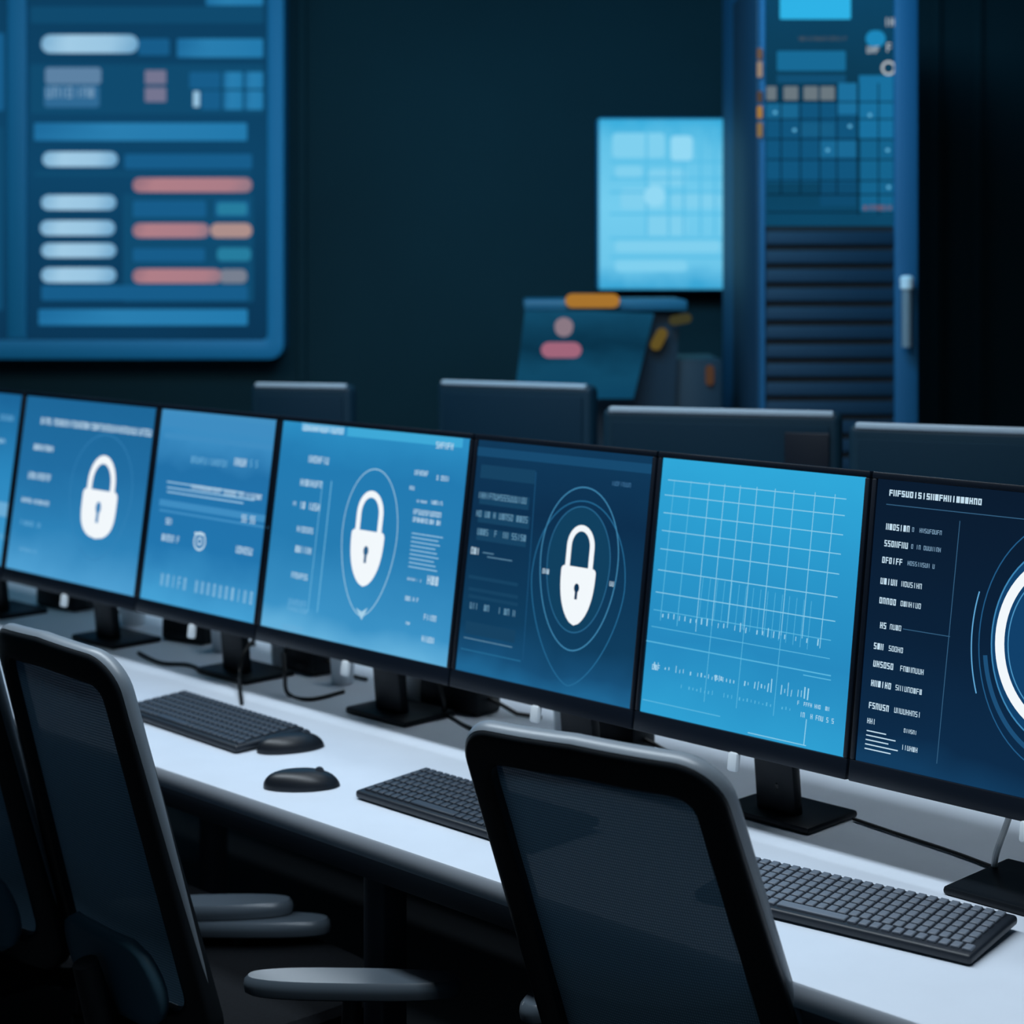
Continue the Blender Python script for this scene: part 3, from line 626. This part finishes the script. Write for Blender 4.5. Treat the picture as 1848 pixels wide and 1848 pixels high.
def make_chair(label):
    t = thing('office_chair', label, 'chair', (0, 0, 0), 0, 'mesh backed office chairs at the desk')
    O = outline(0.203, 0.182, -0.06, 0.578, 0.06, 0.06); I = outline(0.156, 0.140, 0.0, 0.528, 0.035, 0.026)
    m = MB(); rings = []
    for o, i in zip(O, I):
        c = ((o[0] + i[0]) / 2, (o[1] + i[1]) / 2); h = ((o[0] - i[0]) / 2, (o[1] - i[1]) / 2); ring = []
        for k in range(16):
            a = 2 * math.pi * (k + 0.5) / 16; ca, sa = math.cos(a), math.sin(a)
            ca = math.copysign(abs(ca) ** 0.42, ca); sa = math.copysign(abs(sa) ** 0.42, sa)
            ring.append(m.bm.verts.new(back_map(c[0] + h[0] * ca, c[1] + h[1] * ca, 0.015 * sa)))
        rings.append(ring)
    n = len(rings)
    for j in range(n):
        for k in range(16): m.bm.faces.new((rings[j][k], rings[j][(k + 1) % 16], rings[(j + 1) % n][(k + 1) % 16], rings[(j + 1) % n][k]))
    m.build('backrest_frame', M_chair, t)
    # pale plastic edge, rim highlight put into its grey, runs over the top and down both sides of the frame
    m = MB(); rings = []; N = len(O); seq = [O[i] for i in range(12, N - 11)]
    for j, (a, b) in enumerate(seq):
        ring = []; e = min(j, len(seq) - 1 - j); w = min(1.0, (e + 1) / 16)
        ca, cb = a * 0.995, 0.26 + (b - 0.26) * 0.996
        na, nb = a - 0.0, b - 0.3; l = math.hypot(na, nb); na, nb = na / l, nb / l
        for k in range(10):
            t_ = 2 * math.pi * k / 10
            ring.append(m.bm.verts.new(back_map(ca + na * 0.0045 * w * math.cos(t_), cb + nb * 0.0045 * w * math.cos(t_), 0.0105 * w * math.sin(t_) + 0.001)))
        rings.append(ring)
    for r0, r1 in zip(rings, rings[1:]):
        for k in range(10): m.bm.faces.new((r0[k], r0[(k + 1) % 10], r1[(k + 1) % 10], r1[k]))
    m.bm.faces.new(rings[0][::-1]); m.bm.faces.new(rings[-1]); m.build('edge_highlight', M_edgelight, t)
    m = MB(); half = I[:len(I) // 2 + 1]; rows = []
    for a, b in half[6:-7]:
        a = a + 0.004; rows.append([m.bm.verts.new(back_map(-a + 2 * a * k / 10, b, 0.0)) for k in range(11)])
    for r0, r1 in zip(rows, rows[1:]):
        for k in range(10): m.bm.faces.new((r0[k], r0[k + 1], r1[k + 1], r1[k]))
    m.build('mesh_panel', M_mesh, t)
    m = MB(); g = []
    for j in range(9):
        b = -0.03 + 0.14 * j / 8; wd = 0.085 + 0.05 * math.sin(math.pi * j / 8) ** 0.5
        g.append([m.bm.verts.new(back_map(-wd + 2 * wd * k / 10, b, -0.034)) for k in range(11)])
    for r0, r1 in zip(g, g[1:]):
        for k in range(10): m.bm.faces.new((r0[k], r0[k + 1], r1[k + 1], r1[k]))
    lo = m.build('lumbar_support', M_lumbar, t); sm = lo.modifiers.new('thick', 'SOLIDIFY'); sm.thickness = 0.016
    MB().tube([(0, -0.02, 0.365), (0, -0.17, 0.365), (0, -0.225, 0.39), (0, -0.248, 0.45), (0, -0.275, 0.54)], [0.03, 0.03, 0.028, 0.025, 0.02], 12).build('back_support', M_chair, t)
    m = MB(); n = 40; rr = []
    for z, sc_ in ((0.385, 0.86), (0.390, 0.95), (0.408, 1.0), (0.426, 1.0), (0.438, 0.95), (0.442, 0.80), (0.440, 0.4)):
        ring = []
        for k in range(n):
            a = 2 * math.pi * k / n; c, s = math.cos(a), math.sin(a); e = 0.55
            ring.append(m.bm.verts.new((0.205 * sc_ * math.copysign(abs(c) ** e, c), 0.02 + 0.205 * sc_ * math.copysign(abs(s) ** e, s), z)))
        rr.append(ring)
    for r0, r1 in zip(rr, rr[1:]):
        for k in range(n): m.bm.faces.new((r0[k], r0[(k + 1) % n], r1[(k + 1) % n], r1[k]))
    m.bm.faces.new(rr[0][::-1]); m.bm.faces.new(rr[-1]); m.build('seat', M_seat, t)
    MB().box((0, 0, 0.365), (0.16, 0.2, 0.045), bev=0.012).build('tilt_mechanism', M_chair, t)
    for s in (-1, 1):
        a = MB(); x = s * 0.235
        a.tube([(s * 0.05, -0.05, 0.37), (s * 0.20, -0.05, 0.372), (s * 0.228, -0.05, 0.39), (x, -0.05, 0.43), (x, -0.045, 0.548)], [0.014, 0.014, 0.015, 0.016, 0.014], 10)
        ao = a.build('armrest', M_chair, t)
        m = MB(); rings = []
        for z, sc_ in ((0.542, 0.78), (0.546, 0.95), (0.555, 1.0), (0.563, 0.97), (0.569, 0.82)):
            ring = []
            for k in range(32):
                an = 2 * math.pi * k / 32; c, sn = math.cos(an), math.sin(an)
                ring.append(m.bm.verts.new((x + 0.036 * sc_ * math.copysign(abs(c) ** 0.8, c), -0.045 + (0.160 - 0.038 * (1 - sc_)) * math.copysign(abs(sn) ** 0.7, sn), z)))
            rings.append(ring)
        for r0, r1 in zip(rings, rings[1:]):
            for k in range(32): m.bm.faces.new((r0[k], r0[(k + 1) % 32], r1[(k + 1) % 32], r1[k]))
        m.bm.faces.new(rings[0][::-1]); m.bm.faces.new(rings[-1]); m.build('arm_pad', M_arm, ao)
    MB().lathe([(0.026, 0.10), (0.026, 0.26), (0.018, 0.262), (0.018, 0.37)], n=16).build('gas_lift', M_stand, t)
    MB().lathe([(0.02, 0.06), (0.045, 0.065), (0.045, 0.11), (0.03, 0.13)], n=16).build('base_hub', M_chair, t)
    for k in range(5):
        a = 2 * math.pi * k / 5 + 0.3; ux, uy = math.cos(a), math.sin(a)
        MB().tube([(0.03 * ux, 0.03 * uy, 0.095), (0.14 * ux, 0.14 * uy, 0.085), (0.23 * ux, 0.23 * uy, 0.07)], [0.022, 0.019, 0.014], 8).build('base_leg', M_chair, t)
        c = MB(); Rw = Matrix.Rotation(a, 3, 'Z') @ Matrix.Rotation(math.pi / 2, 3, 'X')
        for s in (-1, 1): c.lathe([(0.004, -0.008), (0.024, -0.007), (0.026, 0.0), (0.024, 0.007), (0.004, 0.008)], Vector((0.23 * ux, 0.23 * uy, 0.0262)) + Vector((-uy, ux, 0)) * 0.012 * s, 16, Rw)
        c.tube([(0.23 * ux, 0.23 * uy, 0.026), (0.23 * ux, 0.23 * uy, 0.07)], 0.006, 8); c.build('caster', M_chair, t)
    return t
BASE = ('gas_lift', 'base_hub', 'base_leg', 'caster')
BACK = ('backrest_frame', 'edge_highlight', 'mesh_panel', 'lumbar_support')
def base_name(o): return o.name.split('.')[0]
def dup(root):
    r = root.copy(); COL.objects.link(r)
    for ch in list(root.children):
        c = ch.copy(); COL.objects.link(c); c.parent = r
        for g in list(ch.children):
            d = g.copy(); COL.objects.link(d); d.parent = c
    return r
def place(r, x, y, phi, lift=0.0, left=(0, 0, 0, 0), right=(0, 0, 0, 0), recline=0.0):
    """lift raises the upper part on its gas lift; each armrest slides (x, y, z) and its pad swivels; recline tips the back"""
    r.location = (x, y, 0); r.rotation_euler = (0, 0, -math.radians(phi)); arms = []
    for ch in r.children:
        if base_name(ch) not in BASE: ch.location = (0, 0, lift)
        if base_name(ch) in BACK and recline:
            c = Vector((0, -0.22, 0.46)); R = Matrix.Rotation(math.radians(recline), 3, 'X')
            ch.rotation_euler = (math.radians(recline), 0, 0); ch.location = c - R @ c + Vector((0, 0, lift))
        if base_name(ch) == 'armrest': arms.append(ch)
    for ch in arms:
        xm = sum(v.co.x for v in ch.data.vertices); s = -1 if xm < 0 else 1
        d = left if s < 0 else right
        ch.location = (d[0], d[1], lift + d[2])
        for pad in ch.children:
            c = Vector((s * 0.235, -0.045, 0)); R = Matrix.Rotation(math.radians(d[3]), 3, 'Z')
            pad.rotation_euler = (0, 0, math.radians(d[3])); pad.location = c - R @ c
chA = make_chair('nearest mesh office chair, its whole back standing before the cyan chart monitor')
chB = dup(chA); chB['label'] = 'mesh office chair at left turned sideways with long grey armrest'
chC = dup(chA); chC['label'] = 'office chair cut by the left edge, only a strip of its back showing'
place(chA, 0.328, 2.53, 34, 0.020, recline=4)
place(chB, -0.452, 3.018, 47, -0.02, left=(0.10, 0.145, -0.085, -44), right=(0.145, -0.01, 0.0, -45), recline=-7)
place(chC, -0.755, 3.28, 44, 0.0, left=(0, 0, 0, 0), right=(-0.02, 0.135, -0.08, -42), recline=-8)

# ------------------------------------------------------------------ keyboards and mice
def make_keyboard(label):
    t = thing('keyboard', label, 'keyboard', (0, 0, DESK), 0, 'keyboards on the white desk')
    Rk = Matrix.Rotation(math.radians(3.0), 3, 'X')
    MB().box((0, 0, 0.0118), (0.39, 0.150, 0.013), Rk, bev=0.005, seg=3).build('case', M_key, t)
    m = MB()
    for r in range(7):
        y = 0.060 - r * 0.0195; x = -0.185
        while x < 0.178:
            w = 0.0148 if not (r == 6 and -0.09 < x < 0.0) else 0.1
            m.box(Rk @ Vector((x + w / 2, y, 0.0)) + Vector((0, 0, 0.0195)), (w - 0.003, 0.0155, 0.005), Rk, bev=0.0012, seg=1); x += w + 0.0006
    m.build('keycaps', M_cap, t)
    return t
k1 = make_keyboard('nearest black keyboard with grey keys, right of the nearest chair')
def setp(o, p, phi): o.location = (p.x, p.y, DESK); o.rotation_euler = (0, 0, -math.radians(phi))
def e_(phi): a = math.radians(phi); return Vector((math.cos(a), -math.sin(a), 0)), Vector((math.sin(a), math.cos(a), 0))
e, g = e_(37)
setp(k1, at_z(1838, 1682, DESK) - e * 0.195 - g * 0.075, 37)
k2 = dup(k1); k2['label'] = 'dark keyboard half hidden by the nearest chair, before the navy padlock monitor'
e, g = e_(45)
setp(k2, at_z(640, 1442, DESK) + e * 0.195 + g * 0.075, 45)
k3 = dup(k1); k3['label'] = 'farthest dark keyboard, under the narrow lit monitor beside the sideways chair'
e, g = e_(47)
setp(k3, at_z(425, 1362, DESK) - e * 0.195 + g * 0.075, 47)
for k in (k2, k3):
    for ch in k.children:
        if base_name(ch) == 'keycaps':
            ch.data = ch.data.copy(); ch.data.materials[0] = M_capd
def make_mouse(label):
    t = thing('computer_mouse', label, 'mouse', (0, 0, DESK), 0, 'mice on the white desk')
    m = MB(); rings = []; N = 24
    for j in range(8):
        a = (math.pi / 2) * j / 8; r = math.cos(a) ** 0.7; z = 0.028 * math.sin(a) + 0.001; ring = []
        for k in range(N):
            th = 2 * math.pi * k / N
            ring.append(m.bm.verts.new((0.033 * r * math.cos(th) * (1 + 0.08 * math.sin(th)), 0.062 * r * math.sin(th) - 0.006 * math.sin(a), z)))
        rings.append(ring)
    for r0, r1 in zip(rings, rings[1:]):
        for k in range(N): m.bm.faces.new((r0[k], r0[(k + 1) % N], r1[(k + 1) % N], r1[k]))
    m.bm.faces.new(rings[0][::-1]); m.bm.faces.new(rings[-1]); m.build('body', M_mouse, t)
    MB().lathe([(0.003, -0.004), (0.008, -0.003), (0.008, 0.003), (0.003, 0.004)], (0, 0.028, 0.0235), 14, Matrix.Rotation(math.pi / 2, 3, 'Y')).build('scroll_wheel', M_capd, t)
    return t
m1 = make_mouse('dark mouse on the white desk left of the half hidden keyboard')
setp(m1, at_z(545, 1420, DESK), 82)
m2 = dup(m1); m2['label'] = 'dark mouse beside the farthest keyboard'; setp(m2, at_z(525, 1352, DESK), 62)

# ------------------------------------------------------------------ small things behind the monitors
def cup(name, label, cat, px, v, h, r, mat):
    k = (px - CX) / F; s = SUM0 + v * R2; Y = s / (1 + k)
    o = MB().lathe([(r * 0.75, 0), (r * 0.78, 0.001), (r, h), (r * 0.93, h), (r * 0.72, 0.006)], n=24).build(name, mat)
    o.location = (k * Y, Y, DESK); tag(o, label, cat, 'white cups behind the lit monitors'); return o
cup('paper_cup', 'white cup glimpsed under the narrow lit monitor', 'cup', 405, 0.24, 0.12, 0.034, M_white)
cup('paper_cup', 'white cup glimpsed between narrow and wide padlock monitors', 'cup', 508, 0.23, 0.10, 0.026, M_white)
cup('paper_cup', 'white cup left of the wide padlock monitor neck', 'cup', 618, 0.22, 0.10, 0.028, M_white)
cup('paper_cup', 'white cup right of the wide padlock monitor neck', 'cup', 750, 0.22, 0.11, 0.03, M_white)
cup('paper_cup', 'white cup under the navy padlock monitor', 'cup', 1022, 0.22, 0.10, 0.026, M_white)
cup('paper_cup', 'white cup glimpsed under the left pill padlock monitor', 'cup', 240, 0.26, 0.11, 0.035, M_white)
def cable(label, pts, r, mat, group=None):
    out = []; P = [Vector(p) for p in pts]
    for i in range(len(P) - 1):
        a, b, c, d = P[max(i - 1, 0)], P[i], P[i + 1], P[min(i + 2, len(P) - 1)]
        for k in range(8):
            t = k / 8; out.append(0.5 * (2 * b + (c - a) * t + (2 * a - 5 * b + 4 * c - d) * t * t + (3 * b - a - 3 * c + d) * t ** 3))
    out.append(P[-1]); o = MB().tube(out, r, 8).build('cable', mat); return tag(o, label, 'cable', group)
z = DESK + 0.004
cable('thin dark cable running over the desk below the ring monitor', [at_z(1540, 1478, z), at_z(1620, 1505, z), at_z(1720, 1538, z), at_z(1795, 1566, z)], 0.003, M_cabled)
cable('white cable drooping behind the ring monitor stand', [at_y(1828, 1455, 2.56), at_y(1812, 1500, 2.54), at_y(1798, 1540, 2.53), at_z(1794, 1568, z)], 0.0045, M_white)
cable('dark cable hanging down below the narrow lit monitor', [at_y(462, 1150, 3.76), at_y(440, 1180, 3.72), at_y(432, 1220, 3.68), at_z(436, 1270, z)], 0.004, M_cabled)
cable('dark cable looping on the desk right of the wide padlock monitor neck', [at_y(790, 1225, 3.46), at_y(800, 1262, 3.44), at_z(808, 1290, z), at_z(860, 1318, z), at_z(905, 1312, z)], 0.004, M_cabled)
cable('dark cable lying on the desk below the cyan chart monitor', [at_y(1400, 1390, 2.86), at_y(1404, 1420, 2.82), at_z(1412, 1452, z), at_z(1470, 1466, z), at_z(1520, 1478, z)], 0.004, M_cabled)
cable('dark cable curling on the desk between narrow and wide padlock monitors', [at_y(512, 1180, 3.66), at_y(514, 1215, 3.62), at_z(520, 1252, z), at_z(560, 1262, z), at_z(620, 1248, z)], 0.004, M_cabled)
cable('dark cable lying across the desk left of the narrow monitor stand', [at_z(250, 1178, z), at_z(290, 1196, z), at_z(340, 1200, z), at_z(372, 1214, z)], 0.004, M_cabled)
# dark filler blocks for vague clutter, added to darken the strip behind the stands
def block(label, px, v, size, rz):
    k = (px - CX) / F; s = SUM0 + v * R2; Y = s / (1 + k)
    o = thing('dark_filler_block', label, 'filler block', (k * Y, Y, DESK), rz, 'dark filler blocks behind the lit monitors')
    MB().box((0, 0, size[2] / 2), size, bev=0.008).build('body', M_stand, o)
    MB().tube([(size[0] / 2 - 0.005, 0, size[2] / 2), (size[0] / 2 + 0.02, 0, size[2] / 2 - 0.004), (size[0] / 2 + 0.05, 0.02, 0.006), (size[0] / 2 + 0.10, 0.03, 0.005)], 0.004, 8).build('lead', M_cabled, o)
block('dark filler block under the narrow lit monitor', 345, 0.25, (0.13, 0.06, 0.05), -0.6)
block('dark filler block left of the wide padlock monitor stand', 560, 0.25, (0.13, 0.07, 0.06), -0.9)
block('dark filler block right of the wide padlock monitor stand', 830, 0.24, (0.15, 0.07, 0.06), -0.7)
block('dark filler block between the pill padlock stand and the frame edge', 120, 0.27, (0.16, 0.07, 0.06), -0.7)
block('dark filler block under the right part of the navy padlock monitor', 1110, 0.23, (0.14, 0.06, 0.06), -0.8)

# ------------------------------------------------------------------ light
def area(name, loc, rot, sx, sy, power, col, spread=180):
    l = bpy.data.lights.new(name, 'AREA'); l.shape = 'RECTANGLE'; l.size = sx; l.size_y = sy; l.energy = power; l.color = col
    l.spread = math.radians(spread)
    o = bpy.data.objects.new(name, l); COL.objects.link(o); o.location = loc; o.rotation_euler = rot; return o
c = UV(-2.2, -0.62); area('desk_light', (c.x, c.y, 2.85), (0, 0, RZ), 3.6, 0.3, 68, (0.80, 0.91, 1.0))
c = UV(-2.0, 0.70); area('rear_desk_fill', (c.x, c.y, 2.85), (0, 0, RZ), 3.2, 0.2, 5, (0.80, 0.91, 1.0), 70)  # added weak fill for the rear desk and dark monitor tops
area('rack_fill', (0.1, 4.0, 2.85), (math.radians(52), 0, math.radians(-28)), 1.0, 0.5, 15, (0.20, 0.66, 1.0), 120)  # added blue fill aimed at the rack, not a fixture of the room
area('wall_fill', (-1.2, 5.3, 2.9), (math.radians(25), 0, 0), 2.4, 0.3, 8, (0.25, 0.72, 1.0))  # added blue fill that grades the back wall
c = UV(-2.55, -0.30); area('arm_pad_fill', (c.x, c.y, 0.695), (0, 0, RZ), 0.7, 0.03, 0.9, (0.75, 0.88, 1.0))  # added fill to brighten the arm pads, no lamp under the desk
w = bpy.data.worlds.new('world'); sc.world = w; w.use_nodes = True
w.node_tree.nodes['Background'].inputs['Color'].default_value = (0.02, 0.05, 0.075, 1); w.node_tree.nodes['Background'].inputs['Strength'].default_value = 0.5
